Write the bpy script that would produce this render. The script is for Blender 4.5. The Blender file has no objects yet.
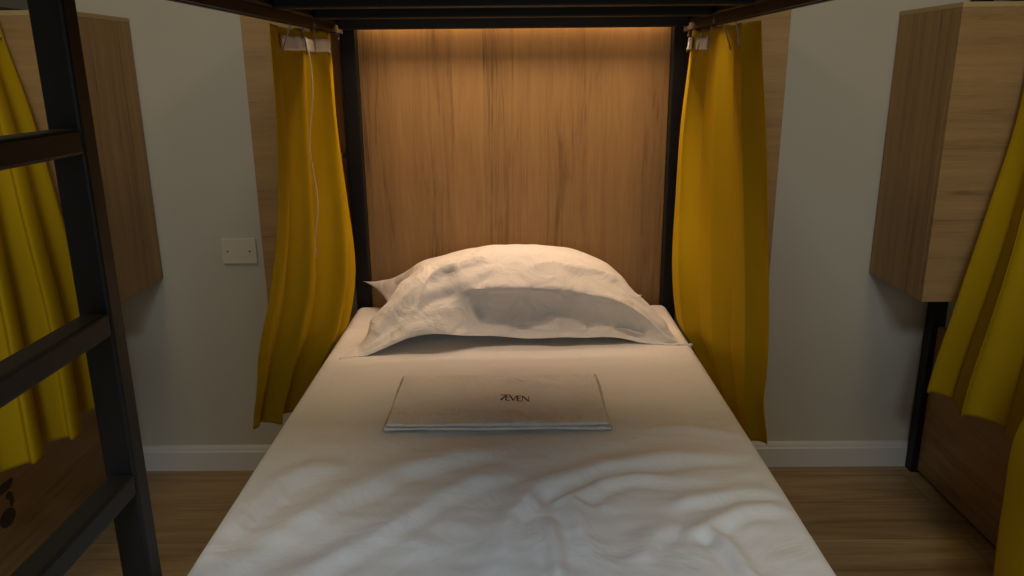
import bpy, bmesh, math, random
from mathutils import Vector, Matrix, noise

S = bpy.context.scene
COL = S.collection
random.seed(7)
rad = math.radians

# ------------------------------------------------------------------ helpers
def link(o, parent=None):
    COL.objects.link(o)
    if parent is not None:
        o.parent = parent
        o.matrix_parent_inverse = Matrix.Translation(-parent.location)
    return o

def mesh_obj(name, bm, mat, parent=None, smooth=False, bevel=0.0):
    me = bpy.data.meshes.new(name)
    bm.normal_update()
    bm.to_mesh(me); bm.free()
    o = bpy.data.objects.new(name, me)
    me.materials.append(mat)
    if smooth:
        for p in me.polygons: p.use_smooth = True
    link(o, parent)
    if bevel > 0:
        b = o.modifiers.new('Bevel', 'BEVEL'); b.width = bevel; b.segments = 2; b.limit_method = 'ANGLE'
    return o

def tag(o, label=None, cat=None, group=None, kind=None):
    if label: o['label'] = label
    if cat: o['category'] = cat
    if group: o['group'] = group
    if kind: o['kind'] = kind
    return o

def thing(name, label, cat, loc, group=None):
    o = bpy.data.objects.new(name, None); COL.objects.link(o)
    o.location = loc; o.empty_display_size = .05
    return tag(o, label, cat, group)

def add_box(bm, x0, x1, y0, y1, z0, z1):
    x0, x1 = sorted((x0, x1)); y0, y1 = sorted((y0, y1)); z0, z1 = sorted((z0, z1))
    v = [bm.verts.new(c) for c in ((x0,y0,z0),(x1,y0,z0),(x1,y1,z0),(x0,y1,z0),(x0,y0,z1),(x1,y0,z1),(x1,y1,z1),(x0,y1,z1))]
    for f in ((3,2,1,0),(4,5,6,7),(0,1,5,4),(1,2,6,5),(2,3,7,6),(3,0,4,7)):
        bm.faces.new([v[i] for i in f])

def box(name, mat, parent, x0, x1, y0, y1, z0, z1, bevel=0.002):
    bm = bmesh.new(); add_box(bm, x0, x1, y0, y1, z0, z1)
    return mesh_obj(name, bm, mat, parent, bevel=bevel)

def add_prism(bm, outline, axis, a0, a1):
    """outline: list of 2-D points in the plane normal to axis."""
    def P(p, a):
        return {'x': (a, p[0], p[1]), 'y': (p[0], a, p[1]), 'z': (p[0], p[1], a)}[axis]
    A = [bm.verts.new(P(p, a0)) for p in outline]; B = [bm.verts.new(P(p, a1)) for p in outline]
    n = len(A)
    bm.faces.new(A); bm.faces.new(B[::-1])
    for i in range(n):
        bm.faces.new((A[i], B[i], B[(i+1) % n], A[(i+1) % n]))
    bmesh.ops.recalc_face_normals(bm, faces=bm.faces)

def add_tube(bm, pts, r, n=8):
    rings = []
    for i, p in enumerate(pts):
        p = Vector(p)
        d = (Vector(pts[min(i+1, len(pts)-1)]) - Vector(pts[max(i-1, 0)])).normalized()
        a = d.orthogonal().normalized(); b = d.cross(a)
        rings.append([bm.verts.new(p + (a*math.cos(t)+b*math.sin(t))*r) for t in [2*math.pi*k/n for k in range(n)]])
    for A, B in zip(rings, rings[1:]):
        for k in range(n):
            bm.faces.new((A[k], A[(k+1) % n], B[(k+1) % n], B[k]))
    bm.faces.new(rings[0][::-1]); bm.faces.new(rings[-1])
    bmesh.ops.recalc_face_normals(bm, faces=bm.faces)

def grid(bm, rows, close_v=False):
    V = [[bm.verts.new(p) for p in r] for r in rows]
    for A, B in zip(V, V[1:]):
        for k in range(len(A)-1):
            bm.faces.new((A[k], A[k+1], B[k+1], B[k]))
    return V

def lerp(a, b, t): return a + (b-a)*t
def sstep(a, b, x):
    t = max(0., min(1., (x-a)/(b-a))); return t*t*(3-2*t)
def spline(pts, t):
    """Catmull-Rom through tuples, t in 0..1"""
    n = len(pts)-1; f = min(max(t, 0), 1)*n; i = min(int(f), n-1); u = f-i
    p = [Vector(pts[max(0, min(n, k))]) for k in (i-1, i, i+1, i+2)]
    return .5*((2*p[1]) + (p[2]-p[0])*u + (2*p[0]-5*p[1]+4*p[2]-p[3])*u*u + (3*p[1]-p[0]-3*p[2]+p[3])*u**3)
def n3(x, y, z=0.): return noise.noise(Vector((x, y, z)))

# ------------------------------------------------------------------ materials
class NT:
    def __init__(s, name):
        s.m = bpy.data.materials.new(name); s.m.use_nodes = True
        s.t = s.m.node_tree; s.b = s.t.nodes['Principled BSDF']
    def n(s, kind, **kw):
        nd = s.t.nodes.new(kind)
        for k, v in kw.items():
            if k in nd.inputs.keys(): nd.inputs[k].default_value = v
            else: setattr(nd, k, v)
        return nd
    def l(s, a, b): s.t.links.new(a, b)

def sock(nd, name, idx=0):
    return [x for x in nd.inputs if x.name == name][idx]

def plain(name, col, rough=.6, metal=0., bump=0., bscale=200., spec=.5):
    k = NT(name); k.b.inputs['Base Color'].default_value = (*col, 1)
    k.b.inputs['Roughness'].default_value = rough; k.b.inputs['Metallic'].default_value = metal
    k.b.inputs['Specular IOR Level'].default_value = spec
    if bump:
        tc = k.n('ShaderNodeTexCoord'); nz = k.n('ShaderNodeTexNoise', Scale=bscale, Detail=3.)
        bp = k.n('ShaderNodeBump', Strength=bump, Distance=.002)
        k.l(tc.outputs['Object'], nz.inputs['Vector']); k.l(nz.outputs['Fac'], bp.inputs['Height'])
        k.l(bp.outputs['Normal'], k.b.inputs['Normal'])
    return k.m

def wood(name, along, across, dark, light, lam=.085, contrast=1., rough=.55, seed=0.):
    """oak laminate: grain runs along one axis, lamellas change tone across another"""
    k = NT(name)
    ax = 'XYZ'
    tc = k.n('ShaderNodeTexCoord')
    sep = k.n('ShaderNodeSeparateXYZ'); k.l(tc.outputs['Object'], sep.inputs[0])
    oi = k.n('ShaderNodeObjectInfo')
    # lamella index
    dv = k.n('ShaderNodeMath', operation='DIVIDE'); k.l(sep.outputs[ax.index(across)], dv.inputs[0]); dv.inputs[1].default_value = lam
    fl = k.n('ShaderNodeMath', operation='FLOOR'); k.l(dv.outputs[0], fl.inputs[0])
    ad = k.n('ShaderNodeMath', operation='ADD'); k.l(fl.outputs[0], ad.inputs[0]); ad.inputs[1].default_value = 17.3 + seed
    wn = k.n('ShaderNodeTexWhiteNoise', noise_dimensions='1D'); k.l(ad.outputs[0], wn.inputs['W'])
    # offset each lamella along the grain
    off = k.n('ShaderNodeCombineXYZ')
    m5 = k.n('ShaderNodeMath', operation='MULTIPLY'); k.l(wn.outputs['Value'], m5.inputs[0]); m5.inputs[1].default_value = 7.
    k.l(m5.outputs[0], off.inputs[ax.index(along)])
    va = k.n('ShaderNodeVectorMath', operation='ADD'); k.l(tc.outputs['Object'], va.inputs[0]); k.l(off.outputs[0], va.inputs[1])
    def stretched(sa, sc):
        mp = k.n('ShaderNodeMapping'); sc3 = [sc]*3; sc3[ax.index(along)] = sa
        mp.inputs['Scale'].default_value = sc3; k.l(va.outputs[0], mp.inputs['Vector']); return mp
    a = k.n('ShaderNodeTexNoise', Scale=1., Detail=6., Roughness=.68, Distortion=.9); k.l(stretched(2.0, 34).outputs[0], a.inputs['Vector'])
    b = k.n('ShaderNodeTexNoise', Scale=1., Detail=3., Roughness=.7); k.l(stretched(9, 330).outputs[0], b.inputs['Vector'])
    w = k.n('ShaderNodeTexWave', Scale=1., Distortion=5., Detail=2.); w.wave_type = 'RINGS'; w.rings_direction = along
    w.inputs['Detail Scale'].default_value = .6
    k.l(stretched(.55, 7.5).outputs[0], w.inputs['Vector'])
    def ma(op, x, y):
        nd = k.n('ShaderNodeMath', operation=op)
        for i, q in enumerate((x, y)):
            if isinstance(q, (int, float)): nd.inputs[i].default_value = q
            else: k.l(q, nd.inputs[i])
        return nd.outputs[0]
    t = ma('ADD', ma('MULTIPLY', a.outputs['Fac'], .70), ma('MULTIPLY', b.outputs['Fac'], .46))
    t = ma('ADD', t, ma('MULTIPLY', w.outputs['Fac'], .09))
    t = ma('ADD', t, ma('MULTIPLY', wn.outputs['Value'], .12))
    rp = k.n('ShaderNodeValToRGB')
    e = rp.color_ramp.elements
    mid = .675
    e[0].position = mid-.24/contrast; e[0].color = (*dark, 1)
    e[1].position = mid+.20/contrast; e[1].color = (*light, 1)
    q = rp.color_ramp.elements.new(mid-.07/contrast); q.color = (*[lerp(a_, b_, .62) for a_, b_ in zip(dark, light)], 1)
    k.l(t, rp.inputs['Fac']); k.l(rp.outputs['Color'], k.b.inputs['Base Color'])
    bp = k.n('ShaderNodeBump', Strength=.12, Distance=.001); k.l(b.outputs['Fac'], bp.inputs['Height']); k.l(bp.outputs['Normal'], k.b.inputs['Normal'])
    k.b.inputs['Roughness'].default_value = rough
    return k.m

def floor_mat():
    k = NT('oak_plank_floor')
    tc = k.n('ShaderNodeTexCoord')
    br = k.n('ShaderNodeTexBrick', offset=.37, Scale=1.)
    br.inputs['Color1'].default_value = (.2, .2, .2, 1); br.inputs['Color2'].default_value = (.8, .8, .8, 1)
    br.inputs['Mortar'].default_value = (0, 0, 0, 1)
    br.inputs['Mortar Size'].default_value = .0012; br.inputs['Mortar Smooth'].default_value = .3
    br.inputs['Brick Width'].default_value = 1.25; br.inputs['Row Height'].default_value = .19
    k.l(tc.outputs['Object'], br.inputs['Vector'])
    def st(sx, sy):
        mp = k.n('ShaderNodeMapping'); mp.inputs['Scale'].default_value = (sx, sy, 1)
        v = k.n('ShaderNodeVectorMath', operation='ADD'); sc = k.n('ShaderNodeVectorMath', operation='MULTIPLY')
        k.l(br.outputs['Color'], sc.inputs[0]); sc.inputs[1].default_value = (9, 5, 3)
        k.l(tc.outputs['Object'], v.inputs[0]); k.l(sc.outputs[0], v.inputs[1]); k.l(v.outputs[0], mp.inputs['Vector']); return mp
    a = k.n('ShaderNodeTexNoise', Scale=1., Detail=5., Roughness=.6, Distortion=1.2); k.l(st(1.3, 15).outputs[0], a.inputs['Vector'])
    b = k.n('ShaderNodeTexNoise', Scale=1., Detail=2.); k.l(st(7, 180).outputs[0], b.inputs['Vector'])
    mx = k.n('ShaderNodeMath', operation='MULTIPLY_ADD'); k.l(b.outputs['Fac'], mx.inputs[0]); mx.inputs[1].default_value = .35; k.l(a.outputs['Fac'], mx.inputs[2])
    m2 = k.n('ShaderNodeMath', operation='MULTIPLY_ADD'); k.l(br.outputs['Color'], m2.inputs[0]); m2.inputs[1].default_value = .16; k.l(mx.outputs[0], m2.inputs[2])
    rp = k.n('ShaderNodeValToRGB'); e = rp.color_ramp.elements
    e[0].position = .5; e[0].color = (.23, .142, .056, 1); e[1].position = 1.; e[1].color = (.50, .345, .16, 1)
    k.l(m2.outputs[0], rp.inputs['Fac'])
    mm = k.n('ShaderNodeMix', data_type='RGBA')
    k.l(br.outputs['Fac'], mm.inputs[0]); k.l(rp.outputs['Color'], mm.inputs[6]); mm.inputs[7].default_value = (.10, .06, .03, 1)
    k.l(mm.outputs[2], k.b.inputs['Base Color'])
    k.b.inputs['Roughness'].default_value = .42
    return k.m

def cloth(name, col, rough=.85, weave=900., bump=.15, trans=0., wr=0., wscale=14., sheen=.15, wdist=.03):
    k = NT(name); k.b.inputs['Base Color'].default_value = (*col, 1); k.b.inputs['Roughness'].default_value = rough
    k.b.inputs['Specular IOR Level'].default_value = .2
    k.b.inputs['Sheen Weight'].default_value = sheen
    tc = k.n('ShaderNodeTexCoord')
    nz = k.n('ShaderNodeTexNoise', Scale=weave, Detail=1.); k.l(tc.outputs['Object'], nz.inputs['Vector'])
    bp = k.n('ShaderNodeBump', Strength=bump, Distance=.0008); k.l(nz.outputs['Fac'], bp.inputs['Height'])
    last = bp
    if wr:
        n2 = k.n('ShaderNodeTexNoise', Scale=wscale, Detail=4., Distortion=.8); k.l(tc.outputs['Object'], n2.inputs['Vector'])
        b2 = k.n('ShaderNodeBump', Strength=wr, Distance=wdist); k.l(n2.outputs['Fac'], b2.inputs['Height'])
        k.l(bp.outputs['Normal'], b2.inputs['Normal']); last = b2
    k.l(last.outputs['Normal'], k.b.inputs['Normal'])
    if trans:
        tr = k.n('ShaderNodeBsdfTranslucent'); tr.inputs['Color'].default_value = (*col, 1)
        mx = k.n('ShaderNodeMixShader'); mx.inputs[0].default_value = trans
        k.l(k.b.outputs[0], mx.inputs[1]); k.l(tr.outputs[0], mx.inputs[2])
        k.l(mx.outputs[0], k.t.nodes['Material Output'].inputs['Surface'])
    return k.m

OAK_D, OAK_L = (.15, .078, .024), (.45, .268, .098)
M = {}
M['wall'] = plain('painted_wall', (.56, .512, .40), .9, bump=.05, bscale=120, spec=.2)
M['ceil'] = plain('ceiling_paint', (.72, .70, .66), .9, spec=.2)
M['trimw'] = plain('white_trim', (.70, .66, .60), .5)
M['floor'] = floor_mat()
M['oak_zx'] = wood('oak_vertical_headboard', 'Z', 'X', OAK_D, OAK_L, .088, 1.0, seed=3)
M['oak_zy'] = wood('oak_vertical_side', 'Z', 'Y', OAK_D, OAK_L, .075, .9, seed=5)
M['oak_xz'] = wood('oak_horizontal_front', 'X', 'Z', OAK_D, OAK_L, .12, .9, seed=9)
M['oak_yz'] = wood('oak_horizontal_bed_side', 'Y', 'Z', OAK_D, OAK_L, .16, .9, seed=2)
M['oak_xy'] = wood('oak_flat_board', 'X', 'Y', OAK_D, OAK_L, .15, .9, seed=4)
M['edge'] = wood('oak_edge_band', 'Y', 'X', (.36, .25, .10), (.50, .36, .16), .4, .8, seed=1)
M['black'] = plain('black_powder_coat', (.010, .0098, .0095), .5, bump=.06, bscale=700, spec=.3)
M['track'] = plain('bronze_track', (.035, .025, .018), .45, metal=.3)
M['steel'] = plain('hook_wire', (.35, .33, .30), .35, metal=.8)
M['sheet'] = cloth('white_cotton_sheet', (.78, .755, .72), .8, bump=.1, wr=.32, wscale=8.)
M['pillow'] = cloth('white_pillowcase', (.80, .775, .74), .85, bump=.1, wr=.45, wscale=15.)
M['linen'] = cloth('white_folded_linen', (.82, .79, .75), .85, bump=.12, wr=.6, wscale=15., wdist=.045)
M['yellow'] = cloth('mustard_curtain', (.61, .405, .004), .8, weave=1400, bump=.12, trans=.33, wr=.12, wscale=7., sheen=0., wdist=.012)
M['tape'] = cloth('white_header_tape', (.74, .70, .64), .85)
M['ink'] = plain('dark_ink', (.07, .042, .026), .7)
M['plate'] = plain('cream_plate', (.70, .62, .46), .4)
M['screw'] = plain('screw_head', (.30, .26, .20), .4, metal=.5)
M['alu'] = plain('window_frame_paint', (.75, .75, .75), .5)

# ------------------------------------------------------------------ the room
WY = 2.325           # back wall
def setting(name, bm, mat, parent=None, bevel=0.):
    o = mesh_obj(name, bm, mat, parent, bevel=bevel)
    if parent is None: tag(o, kind='structure')
    return o
def setbox(name, mat, *c, bevel=0.):
    bm = bmesh.new(); add_box(bm, *c); return setting(name, bm, mat, bevel=bevel)
setbox('floor', M['floor'], -3., 3., -2.4, WY+.1, -.1, 0)
setbox('ceiling', M['ceil'], -3., 3., -2.4, WY+.1, 2.6, 2.7)
setbox('wall_back', M['wall'], -3., 3., WY, WY+.1, 0, 2.6)
setbox('wall_left', M['wall'], -3.1, -3., -2.4, WY+.1, 0, 2.6)
setbox('wall_right', M['wall'], 3., 3.1, -2.4, WY+.1, 0, 2.6)
bm = bmesh.new()
WX, WZ0, WZ1 = .95, .85, 2.15
add_box(bm, -3, -WX, -2.5, -2.4, 0, 2.6); add_box(bm, WX, 3, -2.5, -2.4, 0, 2.6)
add_box(bm, -WX, WX, -2.5, -2.4, 0, WZ0); add_box(bm, -WX, WX, -2.5, -2.4, WZ1, 2.6)
setting('wall_front', bm, M['wall'])
bm = bmesh.new()
for x in (-WX, -.03, WX-.06): add_box(bm, x, x+.06, -2.47, -2.42, WZ0, WZ1)
for z in (WZ0, WZ1-.06): add_box(bm, -WX, WX, -2.47, -2.42, z, z+.06)
win = setting('window_1', bm, M['alu'])
# skirting board with a stepped top, as one extruded profile
bm = bmesh.new()
add_prism(bm, [(WY, 0), (WY-.016, 0), (WY-.016, .066), (WY-.012, .070), (WY-.010, .078), (WY-.006, .084), (WY, .086)], 'x', -3., 3.)
setting('baseboard_back', bm, M['trimw'])

# blank switch plate
t = thing('switch_plate', 'cream blank switch plate with two screws on the back wall', 'switch plate', (-.845, WY, .742))
bm = bmesh.new(); add_box(bm, -.898, -.792, WY-.009, WY, .702, .782)
mesh_obj('plate', bm, M['plate'], t, bevel=.003)
for x in (-.880, -.812):
    bm = bmesh.new(); add_prism(bm, [(x+.0035*math.cos(a), .742+.0035*math.sin(a)) for a in [k*math.pi/6 for k in range(12)]], 'y', WY-.0105, WY-.008)
    mesh_obj('screw', bm, M['screw'], t)

# ------------------------------------------------------------------ storage boxes at the bed heads
BZ0, BZ1 = .660, 1.420
def cabinet(xi, xo, label, group='oak storage boxes at the bed heads'):
    """open towards the bed at xi, closed outer side at xo"""
    s = 1 if xo > xi else -1
    r = thing('wall_cabinet', label, 'cabinet', ((xi+xo)/2, WY, BZ0), group)
    yf, yb, th = 2.0, WY-.001, .018
    box('side_panel', M['oak_zy'], r, xo-s*th, xo, yf+th+.0003, yb-.004, BZ0, BZ1-.013, .001)
    box('front_panel', M['oak_xz'], r, xi, xo, yf, yf+th, BZ0, BZ1-.013, .001)
    box('top_panel', M['edge'], r, xi, xo, yf, yb, BZ1-.013, BZ1, .0015)
    box('bottom_panel', M['oak_xy'], r, xi, xo-s*th, yf+th, yb-.01, BZ0+.001, BZ0+th, .001)
    box('back_panel', M['oak_zx'], r, xi, xo-s*th, yb-.01, yb, BZ0+th, BZ1-.013, .0005)
    box('shelf', M['oak_xy'], r, xi+s*.004, xo-s*th, yf+th, yb-.01, 1.022, 1.040, .001)
    return r
cabinet(-.497, -.667, 'oak box cabinet behind the yellow curtain left of the pillow')
cabinet(.497, .677, 'oak box cabinet behind the yellow curtain right of the pillow')
cabinet(-1.285, -1.090, 'oak box cabinet on the back wall at far left behind the black ladder')
cabinet(1.279, 1.092, 'oak box cabinet on the back wall at far right, its side and front fully visible')

# ------------------------------------------------------------------ centre bunk bed
B = thing('bunk_bed', 'black steel bunk frame with oak headboard over the white bed in the middle', 'bunk bed', (0, 1.3, 0))
ZU = 1.385
for x in (-.462, .467):
    box('post', M['black'], B, x-.021, x+.021, 2.265, 2.307, 0, 1.75, .003)
for x in (-.467, .467):
    box('post', M['black'], B, x-.021, x+.021, .26, .30, 0, 1.75, .003)
box('headboard', M['oak_zx'], B, -.4455, .4455, 2.303, 2.321, .34, 1.46, .001)
box('head_beam', M['black'], B, -.4515, .4515, 2.100, 2.140, ZU-.011, ZU+.042, .004)
box('foot_beam', M['black'], B, -.4455, .4455, .262, .298, ZU, ZU+.042, .004)
for s in (-1, 1):
    box('side_beam', M['black'], B, s*.452, s*.492, .302, 2.262, ZU+.002, ZU+.044, .004)
for y in (.60, .92, 1.24, 1.56, 1.87):
    box('slat', M['black'], B, -.451, .451, y-.02, y+.02, ZU, ZU+.036, .004)
box('deck_board', M['black'], B, -.49, .49, .262, 2.262, ZU+.045, ZU+.06, .001)
# lower bed box, under the mattress
for s in (-1, 1):
    box('side_panel', M['oak_yz'], B, s*.425, s*.440, .302, 2.262, .012, .379, .001)
box('bed_base', M['oak_xy'], B, -.4245, .4245, .302, 2.262, .36, .379, .001)
box('end_panel', M['oak_xz'], B, -.445, .445, .27, .288, .012, .50, .001)
# LED profile behind the head beam, then two added holders for warm fill strips
box('led_and_fill_profile', M['steel'], B, -.44, .44, 2.275, 2.297, ZU+.030, ZU+.042, .001)
box('led_and_fill_profile', M['steel'], B, -.44, .44, 1.8905, 1.905, ZU+.036, ZU+.044, .001)  # invented holder behind the slat, for the strip that fills the sheet
box('led_and_fill_profile', M['steel'], B, -.44, .44, 2.1405, 2.162, ZU+.036, ZU+.044, .001)  # invented holder on the beam's back, for the headboard and pillow fill
# curtain tracks hung under the side beams: C-profile with a slot underneath
def track(parent, xc, y0, y1, z0=1.368):
    w, h, tk = .013, .018, .002
    prof = [(-w, 0), (-.004, 0), (-.004, tk), (-w+tk, tk), (-w+tk, h-tk), (w-tk, h-tk), (w-tk, tk), (.004, tk), (.004, 0), (w, 0), (w, h), (-w, h)]
    bm = bmesh.new(); add_prism(bm, [(xc+a, z0+b) for a, b in prof], 'y', y0, y1)
    o = mesh_obj('curtain_track', bm, M['track'], parent)
    bm = bmesh.new(); add_box(bm, xc-.014, xc+.014, y1, y1+.004, z0-.001, z0+.018)
    add_tube(bm, [(xc, y1+.002, z0+.004), (xc, y1+.002, z0-.006), (xc-.004 if xc > 0 else xc+.004, y1-.006, z0-.014)], .0022, 6)
    e = mesh_obj('track_end_cap', bm, M['steel'], None); 
    e.parent = o
    return o
track(B, -.473, .31, 2.19); track(B, .476, .31, 2.21)

# ------------------------------------------------------------------ neighbouring bunks (only the sides the photo sees)
def neighbour(s, label, o=0.):
    r = thing('bunk_bed', label, 'bunk bed', (s*1.75, 1.3, 0))
    box('post', M['black'], r, s*(1.292-o), s*(1.334-o), 2.268, 2.310, 0, 1.75, .003)
    box('post', M['black'], r, s*(1.292-o), s*(1.334-o), .26, .30, 0, 1.75, .003)
    box('side_panel', M['oak_yz'], r, s*(1.310-o), s*(1.328-o), .302, 2.266, .012, .50, .001)
    box('toe_board', M['black'], r, s*(1.322-o), s*(1.334-o), .302, 2.266, 0, .012, 0)
    box('side_beam', M['black'], r, s*(1.292-o), s*(1.334-o), .302, 2.266, 1.50, 1.545, .004)
    box('deck_board', M['black'], r, s*(1.293-o), s*2.15, .302, 2.266, 1.546, 1.56, .001)
    box('bed_base', M['oak_xy'], r, s*(1.329-o), s*2.15, .302, 2.266, .40, .42, .001)
    track(r, s*(1.275), .31, 2.2, 1.412)
    return r
NLb = neighbour(-1, 'dark bunk bed on the left side beyond the black ladder')
NRb = neighbour(1, 'bunk bed on the right side with a black post against the back wall', .012)
# the dark marking near the left edge of the photo, on the left bunk's side panel
bm = bmesh.new()
px = -1.3095
add_prism(bm, [(1.725, .266), (1.800, .266), (1.805, .256), (1.787, .241), (1.725, .241)], 'x', px, px+.0006)
add_prism(bm, [(1.767, .230), (1.780, .236), (1.792, .226), (1.794, .204), (1.784, .190), (1.775, .194), (1.778, .213), (1.767, .220)], 'x', px, px+.0006)
add_prism(bm, [(1.759+.030*math.cos(a)*(1.05), .172+.024*math.sin(a)) for a in [k*math.pi/9 for k in range(18)]], 'x', px, px+.0006)
tag(mesh_obj('panel_marking', bm, M['ink'], NLb), 'dark printed marking on the wooden panel')

# ------------------------------------------------------------------ ladder
L = thing('ladder', 'black metal bunk ladder standing at the left edge of the bed', 'ladder', (-.52, .72, 0))
for y in (.545, .912):
    bm = bmesh.new(); add_box(bm, -.540, -.500, y, y+.032, .012, 1.75)
    mesh_obj('rail', bm, M['black'], L, bevel=.004)
    bm = bmesh.new(); add_box(bm, -.5415, -.4985, y-.0015, y+.0335, 0, .03)
    mesh_obj('rubber_foot', bm, M['black'], L, bevel=.003)
for z in (.321, .543, .765, .986, 1.209, 1.431):
    bm = bmesh.new(); add_box(bm, -.5335, -.5005, .5775, .9115, z-.030, z)
    mesh_obj('rung', bm, M['black'], L, bevel=.004)

# ------------------------------------------------------------------ white sheet over the mattress
ZB = .584
RIDGES = [  # (polyline on the bed plane, height, width on the near side, width on the far side)
    ([(-.44,.90),(-.344,1.086),(-.282,1.17),(-.208,1.245),(-.104,1.30),(.007,1.318)], .0085, .022, .05),
    ([(-.26,.95),(-.183,1.071),(-.127,1.144),(-.063,1.201),(.042,1.242)], .0075, .02, .045),
    ([(-.03,.90),(-.01,1.083),(.04,1.174),(.15,1.248),(.30,1.284),(.47,1.294)], .010, .018, .04),
    ([(.064,.90),(.060,.99),(.057,1.11)], .009, .013, .018),
    ([(.26,1.02),(.283,1.053),(.359,1.103),(.46,1.108)], .008, .014, .03),
    ([(.283,1.06),(.306,1.03),(.316,.977),(.33,.90)], .010, .013, .02),
    ([(.25,1.12),(.287,1.14),(.373,1.155),(.46,1.148)], .006, .012, .025),
    ([(-.455,1.02),(-.44,1.116),(-.41,1.20),(-.36,1.247),(-.30,1.275)], .007, .02, .035),
    ([(.12,.92),(.10,1.04),(.097,1.142),(.143,1.189),(.215,1.212),(.34,1.215)], .009, .016, .03),
    ([(.18,.95),(.20,1.02),(.26,1.09)], .006, .015, .03),
    ([(-.38,.80),(-.30,.95),(-.22,1.02)], .008, .02, .04),
    ([(-.36,1.46),(-.30,1.52),(-.28,1.62)], .004, .02, .03),
    ([(.24,1.40),(.33,1.40),(.45,1.36)], .0035, .012, .02),
    ([(-.40,1.70),(-.33,1.755),(-.2,1.765),(0,1.78),(.2,1.775),(.42,1.80)], .003, .012, .02),
]
def seg_dist(p, a, b):
    d = b-a; t = max(0, min(1, (p-a).dot(d)/d.length_squared)); q = a+d*t
    return (p-q), t
SEGS = [([Vector(q) for q in pl], h, w0, w1) for pl, h, w0, w1 in RIDGES]
def wrinkle(x, y):
    z = 0.
    xx = x + .012*n3(x*7, y*7, 3.1); yy = y + .012*n3(x*7, y*7, 9.7)
    p = Vector((xx, yy))
    for pl, h, w0, w1 in SEGS:
        best = None; n = len(pl)-1
        for i in range(n):
            v, t = seg_dist(p, pl[i], pl[i+1])
            if best is None or v.length < best[0].length: best = (v, (i+t)/n)
        v, t = best; l = v.length
        if l > .2: continue
        w = .78*(w1 if v.y > 0 else w0)
        fade = sstep(-.02, .25, t)*sstep(1.02, .75, t)
        if fade > 0:
            z += 1.25*h*fade*(math.exp(-(l/w)**2) - .35*math.exp(-((l-w*1.9)/w)**2))
    m = sstep(1.42, 1.10, y)
    z += m*.006*n3(x*3.2+y*1.5, y*4.5-x*2, 1.3)
    z += (.0014+.0026*m)*n3(x*11+y*5, y*16-x*6, 4.4) + (.0006+.0018*m)*n3(x*17-y*9, y*30+x*8, 6.1)
    z += .0016*n3(x*4, y*4, 8.)
    return z
def sheet_mesh():
    bm = bmesh.new()
    HW, R, ZL, Y0, Y1, XC = .468, .022, .381, .315, 2.255, -.011
    us = []      # (x, dz, kind)
    prof = [(-HW, ZL-ZB), (-HW, -.10), (-HW, -.06), (-HW, -R)]
    prof += [(-HW+R-R*math.cos(a), -R+R*math.sin(a)) for a in [k*math.pi/2/6 for k in range(1, 7)]]
    N = 132
    prof += [(lerp(-HW+R, HW-R, k/N), 0.) for k in range(1, N)]
    prof += [(-a, b) for a, b in reversed(prof[:10])]
    ys = [Y0 + .0]*1
    rows = []
    NY = 268
    for j in range(NY+1):
        y = lerp(Y0+R, Y1-R, j/NY)
        r = []
        for x, dz in prof:
            e = sstep(HW, HW-.05, abs(x))
            z = ZB + dz
            xo = 0
            if dz > -R*.99:
                z += wrinkle(x+XC, y)*(.25+.75*e)
            else:
                xo = (.004*n3(y*9, z*5, 2.) )*(1 if x > 0 else -1)
            r.append((x+xo+XC, y, z))
        rows.append(r)
    def endrows(src, y_edge, sgn):
        out = []
        for k in range(1, 6):
            a = k/5*math.pi/2
            out.append([(x, y_edge+sgn*R*math.sin(a), max(z-R*(1-math.cos(a)), ZL)) for x, y, z in src])
        out.append([(x, y_edge+sgn*R, ZL) for x, y, z in src])
        return out
    head = endrows(rows[-1], Y1-R, 1); foot = endrows(rows[0], Y0+R, -1)
    grid(bm, foot[::-1]+rows+head)
    return bm
o = mesh_obj('bed_sheet', sheet_mesh(), M['sheet'], None, smooth=True)
tag(o, 'white cotton sheet stretched over the mattress, wrinkled toward the foot', 'sheet')
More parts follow.
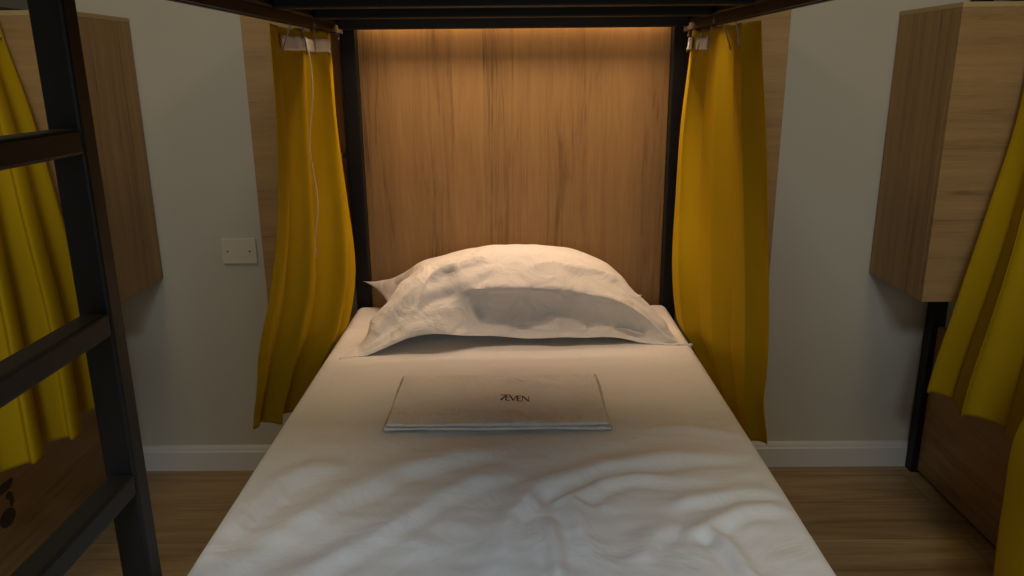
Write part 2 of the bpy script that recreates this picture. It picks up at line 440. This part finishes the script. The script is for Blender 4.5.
# ------------------------------------------------------------------ pillow
def pillow_mesh():
    bm = bmesh.new()
    NS, NT_ = 120, 96
    lipP = [(2.268,0),(2.258,.045),(2.225,.105),(2.17,.150),(2.09,.172),(2.00,.156),(1.945,.128),(1.908,.104),(1.916,.086),(1.921,.064),(1.916,.036),(1.903,.012),(1.888,0)]
    smoP = [(2.262,0),(2.252,.045),(2.22,.105),(2.16,.148),(2.08,.165),(2.00,.155),(1.95,.135),(1.915,.112),(1.89,.088),(1.872,.062),(1.856,.036),(1.846,.014),(1.84,0)]
    top = []; bot = []
    for i in range(NS+1):
        s = lerp(-1, 1, i/NS)
        s = math.copysign(1-(1-abs(s))**1.15, s) if abs(s) < 1 else s
        g = max(0., 1-abs(s)**(2.2 if s < 0 else 1.9))**(.75 if s < 0 else .85)
        # how much of the overhanging fold at the front there is
        lw = sstep(-.46, -.20, s)*sstep(.98, .62, s)*(.95+.2*n3(s*4, 1.7))
        ct, cb = [], []
        for j in range(NT_+1):
            t = j/NT_
            a = spline(lipP, t); b = spline(smoP, t)
            yy = lerp(b[0], a[0], lw); hh = lerp(b[1], a[1], lw)
            e = 2*t-1                        # -1 back .. 1 front
            edge = abs(s)**3
            # outline: sides drawn in between the corners, corners pulled out
            yc = 2.055
            yy = yc + (yy-yc)*(1 - .10*edge*(1-edge)) + (-.045*edge*sstep(.2, 1, e) if s < 0 else .045*edge*sstep(.2, 1, e))
            xx = .008 + .440*s*(1-.055*(1-e*e)**1.0*abs(s)**4)
            # back left corner stands up against the headboard
            ear = sstep(-.55, -1., s)*sstep(-.35, -1., e)
            zs = .636 - .030*lw*sstep(.2, 1, e) - .044*sstep(.45, 1., abs(s))*sstep(-.6, .8, e) + .010*n3(s*3, 8.1)*sstep(0, 1, e)*sstep(1, .8, abs(s)) + .012*sstep(0, -1, e) - .02*sstep(.6, 1, abs(s)) - .018*sstep(.5, 1, s)*sstep(.2, -.8, e) + .030*ear
            xx -= .034*ear + .060*sstep(.4, 1, s)*sstep(.4, -.8, e) - .050*sstep(-.6, -1, s)*math.exp(-((e+.35)/.42)**2) + .008*sstep(-.6, -1, s)*sstep(.2, 1, e) - .012*sstep(.6, 1, s)*sstep(.2, 1, e)
            zt = zs + hh*g*(.96 + .05*n3(s*2.2, e*1.5, 5.)) - .012*max(0, s)**2*g
            ct.append(Vector((xx, yy, zt)))
            yb_ = yy
            yf_ = lerp(smoP[-1][0], lipP[-1][0], lw)
            bb = min(1., max(0, yb_-yf_)/.16)**1.1 * min(1., max(0, 2.26-yb_)/.08) * g
            zb = max(zs - .07*bb, .5875)
            if j in (0, NT_): cb.append(None)
            else: cb.append(Vector((xx, max(yy, yf_+.002) if lw > .05 else yy, zb)))
        top.append(ct); bot.append(cb)
    # creases: displace top along its normals
    V = [[bm.verts.new(p) for p in c] for c in top]
    for A, Bq in zip(V, V[1:]):
        for j in range(NT_): bm.faces.new((A[j], A[j+1], Bq[j+1], Bq[j]))
    for i in range(NS):
        for j in range(NT_):
            q = []
            for (ii, jj) in ((i, j), (i+1, j), (i+1, j+1), (i, j+1)):
                if jj in (0, NT_) or ii in (0, NS): q.append(V[ii][jj])
                else:
                    if not isinstance(bot[ii][jj], bmesh.types.BMVert): bot[ii][jj] = bm.verts.new(bot[ii][jj])
                    q.append(bot[ii][jj])
            q2 = []
            [q2.append(v) for v in q if v not in q2]
            if len(q2) >= 3:
                try: bm.faces.new(q2)
                except ValueError: pass
    bm.normal_update()
    # directed creases given on the pillow, in (x, y): polyline, depth, width
    CR = [([(-.40,1.84),(-.30,1.92),(-.20,1.97),(-.13,2.00)], .010, .016),
          ([(-.39,1.86),(-.33,1.97),(-.29,2.08)], .008, .018),
          ([(-.38,1.85),(-.27,1.885),(-.18,1.90),(-.10,1.915)], -.010, .016),
          ([(-.42,1.90),(-.34,1.93),(-.26,1.99),(-.22,2.06)], .007, .010),
          ([(-.30,1.86),(-.24,1.90),(-.215,1.95)], .008, .009),
          ([(.02,1.96),(.10,1.99),(.2,1.975)], .004, .010),
          ([(-.25,1.93),(-.21,1.985),(-.19,2.03)], -.007, .010),
          ([(-.165,1.93),(-.15,1.975),(-.11,2.0),(-.06,2.01)], .012, .012),
          ([(-.23,1.95),(-.175,1.975),(-.14,1.96)], .009, .010),
          ([(-.10,1.90),(-.085,1.93),(-.05,1.95)], -.010, .012),
          ([(.10,1.87),(.11,1.90),(.105,1.925)], .004, .010),
          ([(.17,1.865),(.19,1.90),(.185,1.93)], -.004, .012),
          ([(.22,1.885),(.235,1.90),(.26,1.93)], .003, .012),
          ([(.44,1.90),(.36,1.95),(.26,1.99),(.15,2.0)], .008, .016),
          ([(.43,1.92),(.38,2.02),(.31,2.1)], -.007, .016),
          ([(-.36,2.18),(-.30,2.1),(-.27,2.02)], -.006, .02),
          ([(-.40,2.20),(-.36,2.14),(-.34,2.05)], -.010, .014)]
    CR = [([Vector(q) for q in pl], h, w) for pl, h, w in CR]
    for i, c in enumerate(V):
        for j, v in enumerate(c):
            if i in (0, NS) or j in (0, NT_): continue
            p = v.co; e = min(1, min(i, NS-i)/8, min(j, NT_-j)/8)
            q = Vector((p.x, p.y))
            d = .005*n3(p.x*9, p.y*14, p.z*14) + .0028*n3(p.x*22+3, p.y*22, p.z*30)
            # fans running out of the two front corners
            for cx, cy, sd in ((-.43, 1.82, 1.), (.45, 1.89, 4.)):
                dx, dy = p.x-cx, p.y-cy; rr = math.hypot(dx, dy); an = math.atan2(dy, dx)
                d += .010*n3(an*6, sd, rr*1.5)*sstep(.36, .06, rr)*sstep(0, .05, rr)
            for pl, h, w in CR:
                best = None; n = len(pl)-1
                for k in range(n):
                    vv, tt = seg_dist(q, pl[k], pl[k+1])
                    if best is None or vv.length < best[0]: best = (vv.length, (k+tt)/n)
                l, tt = best
                if l < 3*w: d += h*1.35*math.exp(-(l/w)**2)*sstep(-.05, .3, tt)*sstep(1.05, .7, tt)
            v.co = p + v.normal*d*e
            if v.co.z < .588: v.co.z = .588
    bmesh.ops.recalc_face_normals(bm, faces=bm.faces)
    return bm
o = mesh_obj('pillow', pillow_mesh(), M['pillow'], None, smooth=True)
tag(o, 'plump white pillow with creased case leaning against the oak headboard', 'pillow')

# ------------------------------------------------------------------ folded linen packet
PK = thing('linen_packet', 'flat folded white linen packet with dark lettering lying on the bed below the pillow', 'folded linen', (-.04, 1.53, ZB))
def pk_base(x, y): return max(wrinkle(x, y), 0)*.5 + ZB
def packet_top(x, y, z0, TH, y0, y1, amp, seed):
    v = (y-y0)/(y1-y0)
    return z0 + TH*(1-.35*v*v) + amp*(n3(x*7+y*2, y*12, seed) + .5*n3(x*18, y*26-x*6, seed+5))
def packet_layer(x0, x1, y0, y1, z0, TH, amp, seed, nx=90, ny=60):
    bm = bmesh.new()
    def surf(i, j, topside):
        u, v = i/nx, j/ny
        th = TH*(1-.35*v*v)
        x = lerp(x0, x1, u); y = lerp(y0, y1, v)
        # slightly irregular outline
        x += .005*n3(y*9, seed)*(2*u-1) ; y += .004*n3(x*8, seed+3)
        x += (.0)*v
        ed = min(u, 1-u)*(x1-x0); ef = min(v, 1-v)*(y1-y0); e = min(ed, ef)
        rnd = th*.5*(1-math.sqrt(max(0, 1-(1-min(e/(th*.5), 1))**2)))
        if topside:
            z = z0+th-rnd + amp*(n3(x*7+y*2, y*12, seed)*1.0 + .5*n3(x*18, y*26-x*6, seed+5))*sstep(0, .02, e)
        else:
            z = z0+rnd
        return (x, y, z)
    T = [[bm.verts.new(surf(i, j, True)) for i in range(nx+1)] for j in range(ny+1)]
    for a, b in zip(T, T[1:]):
        for i in range(nx): bm.faces.new((a[i], a[i+1], b[i+1], b[i]))
    Bt = {}
    def bv(i, j):
        if (i, j) not in Bt: Bt[(i, j)] = bm.verts.new(surf(i, j, False))
        return Bt[(i, j)]
    st = 6
    ring = [(i, 0) for i in range(nx)] + [(nx, j) for j in range(ny)] + [(i, ny) for i in range(nx, 0, -1)] + [(0, j) for j in range(ny, 0, -1)]
    n = len(ring)
    for k in range(n):
        (a, b), (c, d) = ring[k], ring[(k+1) % n]
        bm.faces.new((T[b][a], bv(a, b), bv(c, d), T[d][c]))
    bm.faces.new([bv(*q) for q in ring])
    bmesh.ops.recalc_face_normals(bm, faces=bm.faces)
    return bm
mesh_obj('folded_layer', packet_layer(-.262, .187, 1.392, 1.664, ZB+.002, .0062, .0006, 2.), M['linen'], PK, smooth=True)
mesh_obj('folded_layer', packet_layer(-.259, .184, 1.396, 1.662, ZB+.0085, .0072, .0062, 11.), M['linen'], PK, smooth=True)
# printed letters: 7 E V E N as thin inked strokes
ZT = ZB+.0166
bm = bmesh.new()
def stroke(pts, w):
    """pts in letter space -> flat thin bars on the packet"""
    for a, b in zip(pts, pts[1:]):
        a, b = Vector(a), Vector(b); d = (b-a).normalized(); nrm = Vector((-d.y, d.x))*w/2
        quad = [a-nrm-d*w*.3, b-nrm+d*w*.3, b+nrm+d*w*.3, a+nrm-d*w*.3]
        out = []
        for q in quad:
            x = q.x; y = q.y
            out.append((-.032 + x, 1.510 + y - .06*x))
        nseg = 4
        rows_ = []
        for lift in (.0009, -.001):
            for (A_, B_) in ((out[0], out[1]), (out[3], out[2])):
                r_ = []
                for q_ in range(nseg+1):
                    x_ = lerp(A_[0], B_[0], q_/nseg); y_ = lerp(A_[1], B_[1], q_/nseg)
                    r_.append((x_, y_, packet_top(x_, y_, ZB+.0085, .0072, 1.396, 1.662, .0062, 11.) + lift))
                rows_.append(r_)
        grid(bm, [rows_[0], rows_[1], rows_[3], rows_[2], rows_[0]])
H = .026; tk, tn = .0034, .0017
stroke([(0, H*.98), (.013, H*.98)], .0030); stroke([(.0125, H*.98), (.000, 0)], tk); stroke([(.003, .0012), (-.0015, .0012)], tn)   # 7
x = .0105
stroke([(x, 0), (x, H)], tk); stroke([(x, H), (x+.008, H)], tn); stroke([(x, H*.52), (x+.006, H*.52)], tn); stroke([(x, 0), (x+.0075, 0)], tn)                        # E joined to the V
x = .0185
stroke([(x, H), (x+.0075, 0)], tk); stroke([(x+.0075, 0), (x+.0145, H)], tn)                                                      # V
x = .0345
stroke([(x, 0), (x, H)], tk); stroke([(x, H), (x+.008, H)], tn); stroke([(x, H*.5), (x+.006, H*.5)], tn); stroke([(x, 0), (x+.009, 0)], tn)   # E
x = .0455
stroke([(x, 0), (x, H)], tn); stroke([(x, H), (x+.0135, 0)], tk); stroke([(x+.0135, 0), (x+.0135, H)], tn)                        # N
mesh_obj('printed_lettering', bm, M['ink'], PK)

# ------------------------------------------------------------------ curtains
def curtain(label, rows, pleats, amp, seed, side, tape=None, hooks=(), z_lip=.03, name='curtain', NU=200, NV=110, over=.35, group=None, wob=.6, cord=None):
    """rows: list of (z, near(x,y), far(x,y), amp factor) from top to bottom. side: +1 when the bed lies towards +x"""
    zs = [r[0] for r in rows]
    def row(v):
        n = len(rows)-1
        tup = [(r[0], r[1][0], r[1][1]) for r in rows]; tup2 = [(r[2][0], r[2][1], r[3]) for r in rows]
        # even in z
        z = lerp(zs[0], zs[-1], v)
        k = max(i for i in range(n+1) if zs[i] >= z-1e-9); k = min(k, n-1)
        t = (k + (zs[k]-z)/(zs[k]-zs[k+1]))/n
        return z, spline(tup, t), spline(tup2, t)
    def pt(u, v, off=0.):
        z, a, b = row(v)
        near = Vector((a[1], a[2])); far = Vector((b[0], b[1])); am = b[2]*amp
        d = far-near; dn = d.normalized(); nr = Vector((-dn.y, dn.x))
        if nr.x*side < 0: nr = -nr
        w = u + .035*n3(u*3.1, v*1.1, seed) + .012*n3(u*7, v*2.5, seed+7)*wob
        ph = 2*math.pi*pleats*w + seed
        sn = .45*math.sin(ph) + .75*(2*abs(math.sin(ph*.5+.4))-1) + .2*math.sin(2*ph+1.3+seed) + .5*n3(u*pleats*.9, v*1.4, seed+2)
        k = d.length/pleats
        p = near + d*u + dn*(over*k*math.sin(2*ph+.4)*.35) + nr*(am*sn*(.35+.65*sstep(0, .14, u)*sstep(1, .9, u))*(.75+.5*n3(u*2.3, 3.3, seed)) + off)
        p += nr*.010*n3(u*2, v*2.2, seed+11)*sstep(0, .4, v)
        zz = z + (.006*n3(u*9, seed)*sstep(.08, 0, v)) + .008*math.sin(ph*.5)*sstep(.85, 1, v)
        return Vector((p.x, p.y, zz))
    bm = bmesh.new()
    grid(bm, [[pt(i/NU, j/NV) for i in range(NU+1)] for j in range(NV+1)])
    z, a, b = row(1)
    r = thing(name, label, 'curtain', (lerp(a[1], b[0], .5), lerp(a[2], b[1], .5), z), group)
    c = mesh_obj('fabric', bm, M['yellow'], r, smooth=True)
    sm = c.modifiers.new('Solidify', 'SOLIDIFY'); sm.thickness = .0016; sm.offset = 0
    H_ = zs[0]-zs[-1]
    for (u0, u1) in (tape or ()):
        bm = bmesh.new(); n = 60
        grid(bm, [[pt(lerp(u0, u1, i/n), vv, .007 + .003*n3(i*.4, vv*50, seed)) for i in range(n+1)] for vv in [(.018+.030*k/4)/H_ for k in range(5)]])
        q = mesh_obj('header_tape', bm, M['tape'], r, smooth=True); tag(q, 'white header tape')
        sm = q.modifiers.new('Solidify', 'SOLIDIFY'); sm.thickness = .001; sm.offset = 0
    for u in hooks:
        p = pt(u, .034/H_, .011)
        tx = TRX[side_key(side, p.x)]
        bm = bmesh.new()
        add_tube(bm, [(p.x, p.y-.004, p.z-.012), (p.x, p.y-.002, p.z-.018), (p.x, p.y+.002, p.z-.012), (lerp(p.x, tx[0], .4), p.y, p.z+.006), (tx[0], p.y, tx[1]-.004), (tx[0], p.y, tx[1]+.006)], .0016, 6)
        mesh_obj('hook', bm, M['steel'], r, smooth=True)
    if cord:
        u, v0, v1 = cord
        bm = bmesh.new()
        pts = [pt(u + .018*math.sin(k*.5)*k/30, lerp(v0, v1, k/30), .012+.006*math.sin(k*.35)) for k in range(31)]
        add_tube(bm, pts, .0011, 5)
        e = pts[-1]
        for dx, dy in ((-.006, -.004), (.004, .003), (.0, -.006)):
            add_tube(bm, [e, e+Vector((dx*.6, dy, -.012)), e+Vector((dx, dy*1.5, -.024))], .0007, 4)
        q = mesh_obj('tape_cord', bm, M['tape'], r); tag(q, 'thin pale cord hanging loose')
    return r
TRX = {'cl': (-.473, 1.368), 'cr': (.476, 1.368), 'nl': (-1.275, 1.412), 'nr': (1.275, 1.412)}
def side_key(side, x): return ('n' if abs(x) > .8 else 'c') + ('l' if x < 0 else 'r')

curtain('mustard yellow curtain hanging left of the pillow, a pale cord dangling from its top',
        [(1.364, (-.500, 1.665), (-.472, 2.10), .6),
         (1.150, (-.511, 1.672), (-.478, 2.135), .9),
         (.930, (-.538, 1.705), (-.462, 2.130), 1.1),
         (.740, (-.590, 1.765), (-.444, 2.090), 1.2),
         (.600, (-.634, 1.790), (-.462, 2.040), 1.2),
         (.520, (-.652, 1.805), (-.515, 2.010), 1.2),
         (.378, (-.684, 1.830), (-.570, 2.000), 1.2)],
        2.7, .026, 1.9, 1, over=.10, tape=[(.10, .97)], hooks=(.16, .40, .62, .80, .95), cord=(.47, .05, .53))
curtain('mustard yellow curtain hanging right of the pillow with a plain straight lower corner',
        [(1.364, (.508, 1.680), (.470, 2.150), .7),
         (1.120, (.522, 1.640), (.460, 2.180), 1.0),
         (.900, (.542, 1.625), (.448, 2.150), 1.0),
         (.740, (.556, 1.620), (.438, 2.095), .95),
         (.600, (.566, 1.640), (.450, 2.060), .9),
         (.520, (.567, 1.655), (.492, 2.030), .9),
         (.400, (.590, 1.675), (.520, 1.990), .9)],
        3.0, .016, 4.4, -1, over=.15, tape=[(.66, .80), (.84, .97)], hooks=(.14, .38, .60, .78, .95))
curtain('mustard yellow curtain at the far left behind the black ladder',
        [(1.405, (-1.275, 1.50), (-1.262, 2.000), .8),
         (1.150, (-1.262, 1.46), (-1.200, 1.970), 1.0),
         (.930, (-1.235, 1.38), (-1.155, 1.945), 1.15),
         (.720, (-1.205, 1.33), (-1.124, 1.930), 1.2),
         (.420, (-1.165, 1.28), (-1.106, 1.900), 1.25)],
        4.3, .036, .6, 1, hooks=(.06, .2, .35, .5, .65, .8, .92), NU=260)
curtain('mustard yellow curtain at the right, hanging before the far right box cabinet',
        [(1.405, (1.275, 1.66), (1.268, 1.990), .8),
         (1.170, (1.262, 1.60), (1.256, 1.970), 1.0),
         (.945, (1.245, 1.56), (1.212, 1.950), 1.1),
         (.690, (1.225, 1.53), (1.160, 1.935), 1.2),
         (.420, (1.200, 1.50), (1.134, 1.970), 1.3)],
        2.8, .032, 3.1, -1, hooks=(.08, .3, .55, .78, .95))
curtain('long yellow curtain edge at the bottom right corner, nearest the camera',
        [(1.405, (1.275, .62), (1.275, 1.40), .7),
         (1.00, (1.210, .62), (1.170, 1.46), 1.0),
         (.56, (1.110, .62), (1.058, 1.51), 1.1),
         (.38, (1.070, .62), (1.008, 1.46), 1.1),
         (.20, (1.035, .62), (.973, 1.40), 1.2)],
        4.5, .012, 2.2, -1, hooks=(.06, .25, .45, .65, .85, .96))

# ------------------------------------------------------------------ light
def area(name, loc, rot, sx, sy, power, col, spread=180):
    l = bpy.data.lights.new(name, 'AREA'); l.shape = 'RECTANGLE'; l.size = sx; l.size_y = sy
    l.energy = power; l.color = col; l.spread = rad(spread)
    o = bpy.data.objects.new(name, l); COL.objects.link(o); o.location = loc; o.rotation_euler = rot
    return o
area('led_and_fill_strip', (0, 2.286, ZU+.028), (rad(-20), 0, 0), .86, .010, .6, (1., .60, .30))
area('led_and_fill_strip', (0, 2.152, ZU+.029), (rad(-20), 0, 0), .84, .012, 2.8, (1., .69, .45), 150)  # added hidden strip, evens out the light on headboard and pillow
area('led_and_fill_strip', (0, 1.8975, ZU+.029), (rad(-32), 0, 0), .84, .012, 2.2, (1., .70, .48), 135)  # added hidden strip, brightens the sheet in front of the pillow
area('window_daylight', (0, -2.39, 1.5), (rad(90), 0, 0), 1.8, 1.2, 8., (.72, .86, 1.))
area('sheet_fill_light', (0, -1.2, 2.58), (0, 0, 0), .6, .6, 33., (.74, .87, 1.))  # added cool fill out of view, brightens the foot of the sheet
for s in (-1, 1):
    area('ceiling_lamp_light', (s*.95, .9, 2.58), (0, 0, 0), .5, .5, 5.2, (1., .78, .45))
w = bpy.data.worlds.new('World'); S.world = w; w.use_nodes = True
w.node_tree.nodes['Background'].inputs['Color'].default_value = (.6, .75, 1., 1)
w.node_tree.nodes['Background'].inputs['Strength'].default_value = .3

# ------------------------------------------------------------------ camera
P, R_, Y_ = rad(15.7), rad(.5), rad(.25)
fwd = Vector((-math.sin(Y_)*math.cos(P), math.cos(Y_)*math.cos(P), -math.sin(P)))
rgt = Vector((math.cos(Y_), math.sin(Y_), 0)); up = rgt.cross(fwd)
r2 = rgt*math.cos(R_) - up*math.sin(R_); u2 = up*math.cos(R_) + rgt*math.sin(R_)
cam = bpy.data.cameras.new('camera'); cam.sensor_width = 36; cam.lens = 776/1024*36; cam.clip_start = .02
co = bpy.data.objects.new('camera', cam); COL.objects.link(co)
m = Matrix((r2, u2, -fwd)).transposed().to_4x4(); m.translation = Vector((0, 0, 1.27))
co.matrix_world = m
S.camera = co
vs = S.view_settings
vs.view_transform = 'Standard'; vs.look = 'None'; vs.gamma = 1; vs.use_curve_mapping = False
vs.exposure = 0.15
S.cycles.use_denoising = True
S.cycles.max_bounces = 8
